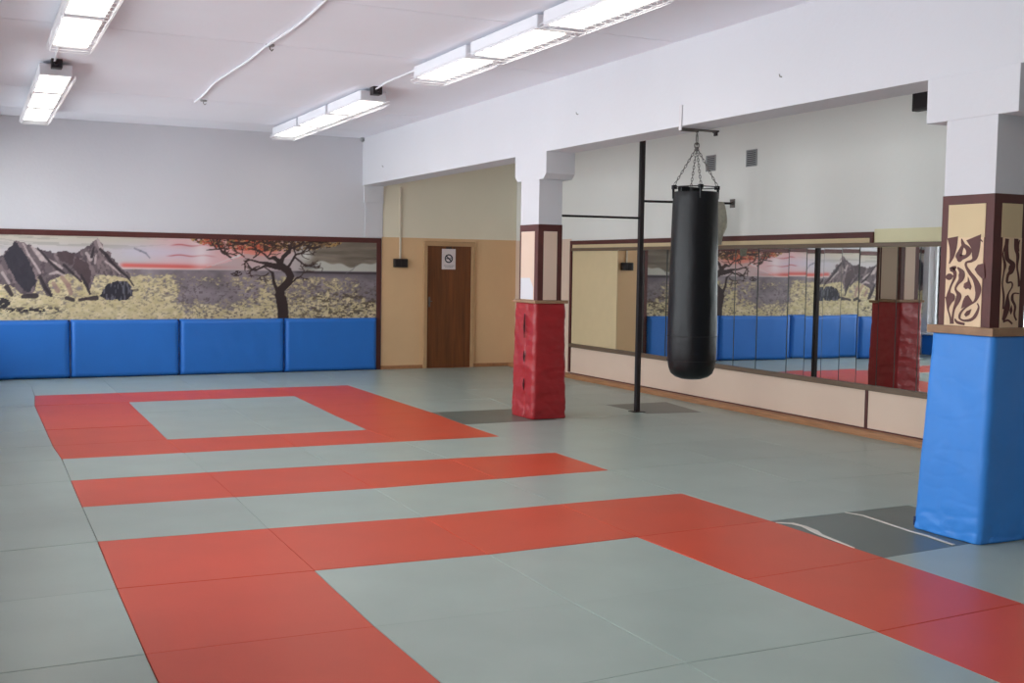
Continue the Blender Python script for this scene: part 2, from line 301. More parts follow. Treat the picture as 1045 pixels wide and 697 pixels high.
def ribbon(pts, w, z=0.004, th=.003):
    mb = MB(); V = [Vector((a, b, 0)) for a, b in pts]; L = []
    for q in range(len(V)):
        d_ = (V[min(q+1, len(V)-1)]-V[max(q-1, 0)]).normalized(); n_ = Vector((-d_.y, d_.x, 0)); ww = w[q] if isinstance(w, list) else w
        L.append((V[q]-n_*ww/2, V[q]+n_*ww/2))
    for A, B in zip(L, L[1:]):
        lo = [Vector((v.x, v.y, .0005)) for v in (A[0], B[0], B[1], A[1])]; hi = [Vector((v.x, v.y, z)) for v in lo]
        mb.quad(*hi); mb.quad(*lo[::-1])
        for q in range(4): mb.quad(lo[q], lo[(q+1) % 4], hi[(q+1) % 4], hi[q])
    bmesh.ops.remove_doubles(mb.bm, verts=mb.bm.verts, dist=1e-5); return mb
tag(ribbon([(4.015, -.05), (4.10, -.11), (4.115, -.2), (4.09, -.33), (4.06, -.42), (4.04, -.6), (4.02, -.76)], [.01, .035, .03, .05, .03, .02, .008]).build('torn_mat_edge', TAPE), 'white torn edge lying along the red mats on dark grey mat', 'torn strip')
tag(ribbon([(4.655, .02), (4.70, -.1), (4.68, -.3), (4.655, -.55), (4.66, -.7), (4.635, -.93)], [.008, .018, .02, .018, .026, .02]).build('tape_strip', TAPE), 'loose white tape strip on dark grey mat before the blue pillar', 'tape')

# ------------------------------------------------------------------ blue crash pads on the walls
def wallpad(x0, x1, label, group='blue pads along the mural wall'):
    r = empty('wall_pad', ((x0+x1)/2, 10.83, 0.0), label, 'wall pad', group)
    m_ = MB(); t_ = bmesh.new()
    nx, nz = 40, 24; z0, z1, y0, y1 = 0.003, 0.805, 10.785, 10.862
    # cushioned front with soft bulge and a few sagging creases
    sd = random.random()*50
    vs = [[None]*(nz+1) for _ in range(nx+1)]
    for a in range(nx+1):
        for b in range(nz+1):
            u, v = a/nx, b/nz; ex = min(u, 1-u)*(x1-x0); ez = min(v, 1-v)*(z1-z0)
            e = min(ex, ez); k_ = min(1, e/.03); rnd = (1-(1-k_)**2)**.5
            n_ = noise.noise(Vector((u*3+sd, v*2.5, sd)))*.006+noise.noise(Vector((u*9+sd, v*3+u*6, 3)))*.003
            vs[a][b] = t_.verts.new((x0+.003+(x1-x0-.006)*u, y1-.03-(y1-y0-.03)*rnd-n_*k_, z0+(z1-z0)*v-(.004*math.sin(u*math.pi) if b == nz else 0)))
    for a in range(nx):
        for b in range(nz): t_.faces.new((vs[a][b], vs[a+1][b], vs[a+1][b+1], vs[a][b+1]))
    ring = [vs[a][0] for a in range(nx+1)]+[vs[nx][b] for b in range(1, nz+1)]+[vs[a][nz] for a in range(nx-1, -1, -1)]+[vs[0][b] for b in range(nz-1, 0, -1)]
    bk = [t_.verts.new((q.co.x, y1, q.co.z)) for q in ring]
    for q in range(len(ring)): t_.faces.new((ring[q], bk[q], bk[(q+1) % len(ring)], ring[(q+1) % len(ring)]))
    t_.faces.new(bk); m_.join(t_)
    m_.build('cushion', BLUEPAD, r, 'all')
    k2 = MB()
    for zz in (.79, .012): k2.box(x1-.028, 10.788, zz-.008, x1-.004, 10.80, zz+.012, .002)
    k2.build('corner_tab', BLUEDARK, r)
    return r
wallpad(XL+.09, -.88, 'narrow blue wall pad in the corner by the window wall')
wallpad(-.875, .60, 'blue wall pad below the black mountains, cut by the left picture edge')
wallpad(.605, 2.06, 'blue wall pad under the right peak and pink clouds')
wallpad(2.065, 3.58, 'blue wall pad under the painted tree')
wallpad(3.585, 5.025, 'blue wall pad at right end, beside the tan wall')
def sidepad(y0, y1, label):
    r = empty('wall_pad', (XL+.04, (y0+y1)/2, 0), label, 'wall pad', 'blue pads under the windows')
    MB().box(XL+.002, y0+.003, .003, XL+.075, y1-.003, .385, .02, 3).build('cushion', BLUEPAD, r, True)
    MB().box(XL+.073, y1-.03, .35, XL+.079, y1-.006, .365, .001).build('corner_tab', BLUEDARK, r)
for q, lab in enumerate(('blue pad under the farthest window, nearest the back corner', 'blue pad under the farthest window, second from the back corner', 'blue pad under the windows, third from the back corner', 'blue pad under the windows, fourth from the back corner')):
    sidepad(10.775-1.5*(q+1), 10.775-1.5*q, lab)

# ------------------------------------------------------------------ mural
FPX = 1150.99
def on_wall(u, v):                       # a spot of the painting, read off in photo pixels, to metres on the back wall
    q = [(u-522.5)/FPX*CR[k]-(v-348.5)/FPX*CU[k]+CF[k] for k in range(3)]; t_ = (YB-CP[1])/q[1]
    return CP[0]+q[0]*t_, CP[2]+q[2]*t_
MX0, MX1, MZ0, MZ1 = XL+.002, 5.03, 0.70, 1.957
RES = .0105; NX = int((MX1-MX0)/RES); NZ = int((MZ1-MZ0)/RES)
gx = np.linspace(MX0, MX1, NX+1); gz = np.linspace(MZ0, MZ1, NZ+1); GX, GZ = np.meshgrid(gx, gz)
rs = np.random.RandomState(5)
def vnoise(x, y, seed):
    rr = np.random.RandomState(seed); T = rr.rand(256, 256)
    xi = np.floor(x).astype(int); yi = np.floor(y).astype(int); fx = x-xi; fy = y-yi; fx = fx*fx*(3-2*fx); fy = fy*fy*(3-2*fy)
    a = T[xi % 256, yi % 256]; b = T[(xi+1) % 256, yi % 256]; c_ = T[xi % 256, (yi+1) % 256]; d_ = T[(xi+1) % 256, (yi+1) % 256]
    return (a*(1-fx)+b*fx)*(1-fy)+(c_*(1-fx)+d_*fx)*fy
def fbm(x, y, seed, o=4):
    s_ = 0; a = 1; t_ = 0
    for k in range(o): s_ = s_+a*vnoise(x*2**k+7*k, y*2**k+3*k, seed+k); t_ += a; a *= .55
    return s_/t_
IMG = np.zeros(GX.shape+(3,))
def C3(r, g, b): return np.array([r, g, b], float)
def paint(mask, col): 
    mk = np.clip(mask, 0, 1)[..., None]; IMG[:] = IMG*(1-mk)+np.asarray(col)*mk
def sm(a, b, x): t_ = np.clip((x-a)/(b-a), 0, 1); return t_*t_*(3-2*t_)
# rough photo-pixel coordinates of every grid node (the wall is nearly frontal)
xa, za = on_wall(0, 280); xb, zb = on_wall(388, 280)
U = (GX-xa)/(xb-xa)*388; U = U+(U*(388-U))*(-2.0e-4)*0
xt, zt = on_wall(200, 240); xq, zq = on_wall(200, 325)
V = 240+(zt-GZ)/(zt-zq)*85+(U-200)*0.0
hz = 275+0*U
# sky
sky = C3(186, 180, 182)+0*IMG
IMG[:] = sky
paint(sm(258, 244, V)*.7, C3(186, 178, 158)); paint((fbm(U/38, V/2.2, 11) > .55)*sm(262, 250, V)*.45, C3(140, 138, 130))
paint(sm(120, 170, U)*sm(300, 240, U)*.75, C3(214, 168, 172))
paint(sm(95, 130, U)*sm(215, 170, U)*np.exp(-((V-258)/7)**2)*.6, C3(192, 188, 205))
paint(np.exp(-((V-271.5-.01*(U-110))/2.4)**2)*sm(108, 116, U)*sm(240, 190, U), C3(204, 98, 92))
paint(np.exp(-((V-275.2)/.9)**2)*sm(108, 116, U)*sm(300, 200, U), C3(226, 210, 200))
for (u0, u1, vv, th) in ((158, 196, 250.5, .8), (154, 196, 261, .7), (180, 205, 243.5, .8)):
    paint(np.exp(-((V-vv-.6*np.sin(U/4))/th)**2)*sm(u0, u0+10, U)*sm(u1+14, u1, U)*.85, C3(176, 82, 86))
paint(np.exp(-(((U-192)/9)**2+((V-258)/22)**2))*.6, C3(228, 222, 224))
# orange-red glow behind the crown
gl = np.exp(-(((U-252)/28)**2+((V-252)/10)**2)); paint(np.clip(gl*1.2, 0, 1)*.75, C3(204, 104, 82))
paint(np.clip(np.exp(-(((U-240)/20)**2+((V-244)/5)**2)), 0, 1)*.5, C3(176, 120, 60))
# right hand sky
rt = sm(288, 312, U); base = C3(118, 108, 96)+(fbm(U/30, V/3, 21)[..., None]-.5)*C3(70, 66, 62)
IMG[:] = IMG*(1-rt[..., None])+base*rt[..., None]
cl = sm(266.5+2.2*np.sin(U/9)+1.5*np.sin(U/3.7), 268.5+2.2*np.sin(U/9)+1.5*np.sin(U/3.7), V)*sm(296, 318, U)
paint(cl*.92, C3(184, 184, 176)); paint(np.exp(-(((U-303)/7)**2+((V-258)/7)**2)), C3(196, 196, 190))
paint(np.exp(-(((U-308)/7)**2+((V-270)/2)**2)), C3(92, 92, 98))
# pale mountain behind the tree
mt = (V > 276.5-(U-186)*.30+(fbm(U/4, V/3, 61)-.5)*4)*(U > 186)*(U < 236)*(V < 277)+(V > 258+(U-236)*.1)*(U >= 236)*(U < 300)*(V < 277)
paint(mt*.6, C3(170, 158, 158)); 
# ground
gr = sm(hz-.4, hz+.8, V)
G0 = C3(126, 116, 122)+(fbm(U/14, V/10, 31)[..., None]-.5)*C3(60, 56, 60)
IMG[:] = IMG*(1-gr[..., None])+G0*gr[..., None]
paint(gr*sm(286, 276, V)*sm(285, 305, U)*.75, C3(88, 82, 90)); paint(np.exp(-((V-276.4-.006*(U-280))/1.0)**2)*sm(285, 300, U), C3(52, 44, 48))
dens = .44+.16*sm(186, 150, U)+.22*sm(296, 322, V)-.34*np.exp(-(((U-208)/26)**2+((V-300)/14)**2))-.28*np.exp(-(((U-176)/9)**2+((V-300)/24)**2))-.30*sm(350, 384, U)*sm(312, 300, V)-.35*sm(284, 277, V)-.12*np.exp(-(((U-320)/50)**2+((V-318)/6)**2))
straw = fbm(U/8, V/5, 41)*.5+fbm(U/2.2, V/1.6, 42, 2)*.5
tone = C3(194, 180, 142)+(fbm(U/5, V/4, 43)[..., None]-.5)*C3(50, 50, 60)
mid = gr*sm(1-dens-.16, 1-dens-.06, straw+.12*(fbm(U/3.5, V/2, 46)-.5))*.75; IMG[:] = IMG*(1-mid[..., None])+C3(152, 140, 118)*mid[..., None]
mk = gr*sm(1-dens-.05, 1-dens+.07, straw); IMG[:] = IMG*(1-mk[..., None])+tone*mk[..., None]
fl = fbm(U/2.4, V/1.3, 51, 2); paint(gr*(fl > .66)*sm(280, 290, V)*.75*(sm(140, 190, U)*.4+.45), C3(84, 74, 76))
paint(gr*(fbm(U/6, V/2.5, 52) > .60)*sm(270, 320, U)*sm(290, 302, V)*.75, C3(78, 66, 56))
paint(gr*(fbm(U/3, V/1.5, 53, 2) > .5)*np.exp(-((V-316)/3.2)**2)*sm(60, 48, U)*1.0, C3(46, 40, 46))
paint(((U/9)**2+((V-309)/5)**2 < 1)*(fl > .35)*.95, C3(44, 40, 46))
def poly(pts):
    inside = np.zeros(GX.shape, bool); n = len(pts)
    jx = (fbm(U/2.5, V/2.5, 71, 2)-.5)*2.6; jz = (fbm(U/2.5, V/2.5, 75, 2)-.5)*2.6; Uu = U+jx; Vv = V+jz
    for i in range(n):
        (x1, y1), (x2, y2) = pts[i], pts[(i+1) % n]
        c_ = ((y1 > Vv) != (y2 > Vv)) & (Uu < (x2-x1)*(Vv-y1)/((y2-y1) if y2 != y1 else 1e-9)+x1); inside ^= c_
    return inside*1.0
def stroke(pts, col, al=1.0, wob=.35):
    jx = (fbm(U/3, V/3, 81, 2)-.5)*wob*2; jz = (fbm(U/3, V/3, 85, 2)-.5)*wob*2
    for (a, b) in zip(pts, pts[1:]):
        ax, ay, aw = a; bx, by, bw = b; dx, dy = bx-ax, by-ay; L2 = dx*dx+dy*dy+1e-9
        m_ = (U > min(ax, bx)-6) & (U < max(ax, bx)+6) & (V > min(ay, by)-6) & (V < max(ay, by)+6)
        if not m_.any(): continue
        t_ = np.clip(((U-ax+jx)*dx+(V-ay+jz)*dy)/L2, 0, 1); ds = np.hypot(U+jx-ax-t_*dx, V+jz-ay-t_*dy); w_ = (aw+(bw-aw)*t_)/2*1.15+.12
        paint(sm(w_+.35, w_-.25, ds)*al*m_, col)
# mountains
MT = [(-60, 262), (-42, 250), (-28, 256), (-14, 268), (0, 264), (3, 263), (8.6, 255.7), (14.3, 249.5), (20, 250.7), (27, 252.8), (33, 256.5), (43, 259), (52, 260), (60, 257.5), (66, 260), (70, 261), (78.7, 253.5), (85.8, 248.5),
      (90, 246), (94.4, 250.7), (95.9, 257.8), (101.6, 258.5), (103, 263.6), (109.5, 270.7), (112, 275), (119, 279.3), (122, 285), (112, 283), (104, 282), (97, 282), (88.7, 280.8), (84, 290), (81.5, 298), (76, 290), (68.6, 281),
      (61.7, 280.8), (54, 283), (47, 286), (43, 290), (47.3, 302), (42, 303), (36, 292), (34, 284), (31, 296), (28.7, 303), (21.5, 301), (14, 296), (8.6, 292), (0, 291), (-20, 292), (-60, 296)]
paint(poly(MT), C3(100, 88, 92)); mm = poly(MT)
paint(mm*(fbm(U/5+V/6, V/10-U/8, 91, 3) > .54)*.5, C3(66, 56, 62)); paint(mm*(fbm(U/3-V/8, V/9, 95, 3) > .62)*.5, C3(150, 132, 132))
for P_ in ([(14.3, 250), (19, 256), (24, 264), (27, 270), (31, 280), (32, 289), (27, 298), (22, 298), (14, 287), (9, 277), (4, 266), (8, 257)], [(-42, 251), (-34, 262), (-24, 280), (-30, 292), (-50, 286), (-56, 264)],
           [(60, 258), (68, 261), (66, 272), (56, 268), (50, 262)], [(70, 263), (80, 270), (84, 280), (81, 292), (74, 284), (66, 274)]):
    paint(poly(P_)*.88, C3(44, 42, 52) if P_[0][0] < 40 else C3(72, 58, 62))
hl = C3(184, 168, 166); dk = C3(48, 40, 46)
for s_ in ([(29, 255, 1.5), (34, 261, 3), (38, 266, 4), (42, 269, 1.5)], [(21, 252, 1), (26, 263, 1.5), (31, 271, 1.5), (36, 280, 2)], [(42, 266, 1.5), (50, 271, 2.4), (56, 275, 2)], [(90, 247, 2), (93, 255, 3), (96, 262, 1.5)],
           [(79, 260, 2), (83, 266, 3)], [(97, 268, 1.2), (105, 274, 2), (111, 280, 1)], [(88, 262, 1.2), (87, 270, 1.5)], [(45, 281, 1.5), (52, 279, 2.4), (58, 282, 1.5)], [(2, 280, 2), (8, 290, 2)]): stroke(s_, hl, .8)
for s_ in ([(92, 256, 2), (98, 262, 3), (102, 268, 2.5), (110, 276, 2), (118, 283, 1.4), (124, 292, 1)], [(34, 256, 1), (44, 268, 2), (52, 276, 2.4), (58, 280, 1.5)], [(36, 284, 2.5), (41, 295, 3), (46, 302, 2)], [(74, 282, 1.5), (79, 292, 2.5), (82, 300, 1.5)],
           [(58, 272, 2), (66, 280, 1.6), (74, 288, 1.4)], [(20, 303, 3), (32, 302, 4)], [(60, 304, 3), (66, 306, 3)], [(72, 306, 2), (78, 305, 2.5), (88, 304, 4)], [(6, 294, 4), (10, 301, 3)], [(122, 296, 1), (128, 296, .8)], [(86, 254, 1), (84, 264, 2)]): stroke(s_, dk, .9)
for s_ in ([(56, 284, 3), (62, 292, 4), (64, 300, 3)], [(48, 290, 3), (52, 297, 4)]): stroke(s_, C3(150, 118, 112), .7)
RK = [(91, 303), (93.7, 298), (96, 293), (102, 289), (108, 287), (117, 287), (121, 291), (123, 297), (122, 302), (116, 306), (108, 306), (101, 307)]
paint(poly(RK), C3(42, 40, 50)); rk = poly(RK); paint(rk*(fbm(U/1.6, V/9, 99, 2) > .6)*.6, C3(120, 118, 128))
# tree
z5 = lambda L: [(240+a/6.97, 232+b/6.97, w_/6.97) for a, b, w_ in L]; z4 = lambda L: [(180+a/6.97, 232+b/6.97, w_/6.97) for a, b, w_ in L]
bark = C3(48, 34, 34)
fo = fbm(U/4.5, V/2.2, 101, 3); crown = np.clip(1.15-((U-262)/80)**2-((V-243)/12)**2, 0, 1)
paint((fo > .50)*(crown > .18)*.8, C3(120, 92, 58)); paint((fbm(U/3, V/1.6, 105, 3) > .54)*(crown > .12)*.9, C3(66, 46, 40))
paint((fbm(U/3, V/1.8, 108, 3) > .60)*(crown > .1)*.8, C3(176, 140, 84)); paint((fbm(U/3.5, V/2, 109, 3) > .58)*(crown > .1)*sm(275, 262, U)*.8, C3(190, 84, 60))
for L in ([(268, 660, 74), (255, 560, 60), (240, 480, 60), (245, 440, 46), (300, 390, 44), (322, 340, 44), (300, 300, 48), (245, 262, 44), (232, 230, 30), (190, 205, 18)],
          [(245, 268, 26), (150, 250, 18), (80, 240, 10), (30, 225, 7), (-20, 232, 4)], [(240, 285, 20), (130, 265, 14), (90, 285, 10), (50, 302, 6), (0, 270, 5)],
          [(235, 240, 24), (205, 205, 20), (160, 215, 10), (120, 180, 9), (85, 155, 7), (0, 145, 5)], [(245, 245, 30), (265, 200, 22), (310, 160, 22), (320, 130, 18), (300, 115, 10), (270, 100, 4)],
          [(318, 135, 14), (380, 120, 10), (420, 85, 5)], [(300, 275, 18), (320, 250, 12), (345, 210, 12), (360, 180, 11), (400, 170, 8), (440, 140, 5)], [(355, 200, 10), (400, 235, 9), (435, 265, 8), (480, 262, 5)],
          [(222, 450, 22), (195, 390, 18), (185, 320, 16), (160, 300, 7), (110, 270, 5)], [(280, 420, 20), (330, 390, 9), (370, 350, 8), (395, 345, 4)], [(360, 180, 8), (345, 140, 5), (350, 110, 4)], [(290, 640, 24), (285, 560, 30), (270, 500, 30)]): stroke(z5(L), bark, 1, .35)
for L in ([(488, 292, 8), (450, 300, 7), (415, 250, 6), (390, 230, 5)], [(300, 215, 12), (250, 180, 9), (215, 150, 10), (190, 110, 7), (200, 80, 5)], [(215, 150, 8), (170, 155, 5), (120, 160, 4)], [(488, 240, 8), (440, 225, 7), (400, 215, 5)], [(300, 100, 14), (380, 110, 16), (430, 95, 10)], [(420, 75, 10), (470, 90, 12)]): stroke(z4(L), bark, .95, .3)
stroke(z4([(300, 215, 9), (340, 200, 12), (382, 184, 8)]), C3(206, 196, 196)); stroke(z4([(120, 275, 3), (180, 262, 5), (290, 215, 5)]), C3(206, 190, 190), .8)
paint((((U-228)/6)**2+((V-278.5)/3)**2 < 1)*(fl > .42), C3(56, 42, 42)); stroke(z5([(440, 130, 10), (520, 128, 14), (550, 120, 8)]), bark, .9); stroke(z5([(440, 75, 6), (560, 90, 8), (600, 80, 4)]), bark, .8)
stroke([(125, 254.5, 1), (131, 257, 1.6), (136, 259, 1.4), (140, 264, .8)], C3(120, 118, 130), .7); stroke([(360, 268, .6), (356, 273, .6), (348, 277, .5)], C3(120, 118, 120), .7)
def twig(u, v, a, l, w_, dep):
    pts_ = [(u, v, w_)]
    for q_ in range(4):
        a += rs.uniform(-.5, .5); u += math.cos(a)*l/4; v += math.sin(a)*l/4*.8; pts_.append((u, max(v, 241.5), w_*(1-q_/5)))
        if dep and rs.rand() < .6: twig(u, max(v, 242), a+rs.choice([-1, 1])*rs.uniform(.5, 1.0), l*.6, w_*.6, dep-1)
    stroke(pts_, C3(56, 40, 36), .9, .2)
for (u, v, a) in ((228, 260, -2.4), (236, 261, -1.9), (246, 262, -1.2), (252, 256, -2.2), (258, 255, -1.7), (262, 260, -1.3), (284, 252, -2.2), (286, 250, -1.2), (292, 250, -.8), (300, 248, -.4), (298, 256, -.5), (302, 268, .3),
                  (291, 258, -.3), (216, 259, -2.7), (208, 254, -2.5), (209, 248, -1.2), (222, 262, -2.9), (244, 264, 2.8), (252, 271, 2.6), (262, 278, 2.2), (294, 283, -.6), (300, 246, .2), (276, 250, -2.6), (270, 246, -2.9), (232, 247, 3.1)):
    twig(u, v, a, 13, 1.0, 2)
paint((fbm(U/2.6, V/1.3, 118, 2) > .60)*np.clip(1.1-((U-262)/84)**2-((V-244)/7)**2, 0, 1)*1.0, C3(72, 50, 40))
# the panel itself
me = bpy.data.meshes.new('painted_panel')
n1, n2 = NX+1, NZ+1
co = np.zeros((n1*n2, 3)); co[:, 0] = GX.ravel(); co[:, 1] = YB-.006; co[:, 2] = GZ.ravel()
idx = np.arange(n1*n2).reshape(n2, n1)
q = np.stack([idx[:-1, :-1], idx[:-1, 1:], idx[1:, 1:], idx[1:, :-1]], -1).reshape(-1, 4)
edge = np.concatenate([idx[0, :], idx[1:, -1], idx[-1, -2::-1], idx[-2:0:-1, 0]])
bk = len(co)+np.arange(len(edge)); cb = co[edge].copy(); cb[:, 1] = YB; co = np.vstack([co, cb])
e2 = np.roll(edge, -1); b2 = np.roll(bk, -1); side = np.stack([e2, edge, bk, b2], -1)
me.from_pydata(co.tolist(), [], q.tolist()+side.tolist()); me.update()
ca = me.color_attributes.new('artwork', 'FLOAT_COLOR', 'POINT')
lin = np.clip(IMG/255, 0, 1); lin = np.where(lin <= .04045, lin/12.92, ((lin+.055)/1.055)**2.4)
buf = np.ones((len(co), 4), np.float32); buf[:n1*n2, :3] = lin.reshape(-1, 3)*1.18; buf[n1*n2:, :3] = .2
ca.data.foreach_set('color', buf.ravel())
am = bpy.data.materials.new('mural_paint'); am.use_nodes = True
at = am.node_tree.nodes.new('ShaderNodeAttribute'); at.attribute_name = 'artwork'
am.node_tree.links.new(at.outputs['Color'], am.node_tree.nodes['Principled BSDF'].inputs['Base Color']); am.node_tree.nodes['Principled BSDF'].inputs['Roughness'].default_value = .7
me.materials.append(am)
mu = empty('wall_mural', (0, 0, 0), 'long painted landscape mural of mountains and a bare tree above blue pads', 'mural')
pp = bpy.data.objects.new('painted_panel', me); COL.objects.link(pp); pp.parent = mu
MB().box(XL, YB-.02, 1.957, 5.105, YB-.0, 2.032, .004).build('top_border', BROWN, mu)
MB().box(5.03, YB-.02, 0.0, 5.105, YB-.0, 1.957, .004).build('side_border', BROWN, mu)

# ------------------------------------------------------------------ pillars
def strokes_mesh(strokes, blobs, axis, plane0, d=.0015, flip=1):
    mb = MB(); plane = plane0
    def P3(h, z): return (plane, h, z) if axis == 0 else (h, plane, z)
    for si, st in enumerate(strokes):
        plane = plane0-.0002*si
        # smooth the polyline (Catmull-Rom) then lay a ribbon
        pts = []
        for i in range(len(st)-1):
            p0 = st[max(i-1, 0)]; p1 = st[i]; p2 = st[i+1]; p3 = st[min(i+2, len(st)-1)]
            for k in range(6):
                t_ = k/6; pts.append(tuple(.5*((2*p1[c])+(-p0[c]+p2[c])*t_+(2*p0[c]-5*p1[c]+4*p2[c]-p3[c])*t_*t_+(-p0[c]+3*p1[c]-3*p2[c]+p3[c])*t_**3) for c in range(3)))
        pts.append(st[-1]); prev = None
        for i, (h, z, w_) in enumerate(pts):
            a = pts[max(i-1, 0)]; b = pts[min(i+1, len(pts)-1)]; dh, dz = b[0]-a[0], b[1]-a[1]; l = math.hypot(dh, dz) or 1
            # widths were read horizontally: the true width across the stroke is smaller
            ww = max(.0055, w_*1.65*max(.6, abs(dz)/l))/2; nh, nz_ = -dz/l*ww, dh/l*ww
            cur = (P3(h-nh, z-nz_), P3(h+nh, z+nz_))
            if prev: mb.quad(prev[0], cur[0], cur[1], prev[1])
            prev = cur
    for bl in blobs:
        f = mb.bm.faces.new([mb.bm.verts.new(P3(h, z)) for h, z in bl])
    bmesh.ops.remove_doubles(mb.bm, verts=mb.bm.verts, dist=1e-5)
    r = bmesh.ops.extrude_face_region(mb.bm, geom=list(mb.bm.faces)); vs = [v for v in r['geom'] if isinstance(v, bmesh.types.BMVert)]
    bmesh.ops.translate(mb.bm, vec=(-d, 0, 0) if axis == 0 else (0, -d, 0), verts=vs)
    return mb
def pillar(y0, y1, label, ornate):
    x0, x1 = 4.792, 5.068
    r = empty('pillar', ((x0+x1)/2, (y0+y1)/2, 0), label, 'pillar', 'white-topped square pillars under the beam')
    MB().box(x0, y0, 0, x1, y1, 2.56).build('shaft', WHITE, r)
    zt = 2.083; e = .005
    hm = MB()
    if ornate: hm.box(x0-.004, y0-.145, 2.55, 5.13, y1+.165, 2.826, .004)
    else:
        t_ = bmesh.new(); pr_ = [(y0-.16, 2.826), (y0-.16, 2.60), (y0-.10, 2.545), (y1+.09, 2.545), (y1+.15, 2.60), (y1+.15, 2.826)]
        f = t_.faces.new([t_.verts.new((x0-.004, a, b)) for a, b in pr_]); rr = bmesh.ops.extrude_face_region(t_, geom=[f])
        bmesh.ops.translate(t_, vec=(5.13-x0, 0, 0), verts=[v for v in rr['geom'] if isinstance(v, bmesh.types.BMVert)]); bmesh.ops.recalc_face_normals(t_, faces=t_.faces); hm.join(t_)
    hm.build('haunch', WHITE, r)
    if ornate: MB().box(x0-e, y0-e, 1.25, x1+e, y1+e, zt+.008).build('painted_band', BROWN, r)
    else: MB().box(x0-e, y0-e, 1.25, x1+e, y1+e, zt-.01).build('painted_band', BROWN, r)
    pc = 1.835 if ornate else 1.27; pt = 2.035 if ornate else 2.0
    inset = .04
    cm = MB()
    if ornate:
        cm.box(x0-e-.003, y0+.055, pc, x0-e, y1-.048, pt); cm.box(x0+.06, y0-e-.003, pc, x1-.048, y0-e, pt)
        cm.box(x1+e, y0+.05, pc, x1+e+.003, y1-.05, pt); cm.box(x0+.05, y1+e, pc, x1-.05, y1+e+.003, pt)
        cm.build('upper_panel', CREAM, r)
        lm_ = MB(); lm_.box(x0-e-.003, y0+.06, 1.30, x0-e, y1-.045, pc); lm_.box(x0+.075, y0-e-.003, 1.30, x1-.045, y0-e, pc)
        lp = lm_.build('lower_panel', mat('light_cream_paint', srgb(226, 198, 164), .6), r)
        oa = strokes_mesh(ORN_SIDE, BLOB_SIDE, 0, x0-e-.003); oa.join(strokes_mesh(ORN_FRONT, BLOB_FRONT, 1, y0-e-.003).bm)
        kid(oa, 'swirl_ornament', BROWN, r, lp)
    else:
        cm.box(x0-e-.003, y0+.075, pc, x0-e, y1-.035, pt); cm.box(x0+.06, y0-e-.003, pc, x1-.055, y0-e, pt)
        cm.box(x1+e, y0+.05, pc, x1+e+.003, y1-.05, pt); cm.box(x0+.05, y1+e, pc, x1-.05, y1+e+.003, pt)
        pn = cm.build('upper_panel', PINK, r)
        pm = MB(); pm.quad((x0-e-.0045, y0+.09, 1.275), (x0-e-.0045, y1-.035, 1.275), (x0-e-.0045, y1-.04, 1.50), (x0-e-.0045, y0+.17, 1.505)); pm.quad((x0-e-.0045, y0+.09, 1.275), (x0-e-.0045, y0+.17, 1.505), (x0-e-.0045, y0+.12, 1.44), (x0-e-.0045, y0+.085, 1.40))
        kid(pm, 'bare_plaster_patch', WHITE, r, pn)
    # wooden collar: four boards mitred round the shaft
    c0, c1 = (4.735, 5.135); q0, q1 = (y0-.075, y1+.045)
    if not ornate: q0, q1 = y0-.055, y1+.05
    z0, z1 = (1.252, 1.300) if ornate else (1.236, 1.268)
    MB().box(c0, q0, z0, x0-e-.0005, q1, z1, .004).box(x1+e+.0005, q0, z0, c1, q1, z1, .004).box(x0-e, q0, z0, x1+e, y0-e-.0005, z1, .004).box(x0-e, y1+e+.0005, z0, x1+e, q1, z1, .004).build('wooden_collar', COLLAR, r)
    return r
pillar(4.905, 5.335, 'far pillar with plain cream panels, wrapped in red padding', False)
pillar(-.985, -.602, 'near pillar with brown swirl panels, wrapped in blue padding', True)

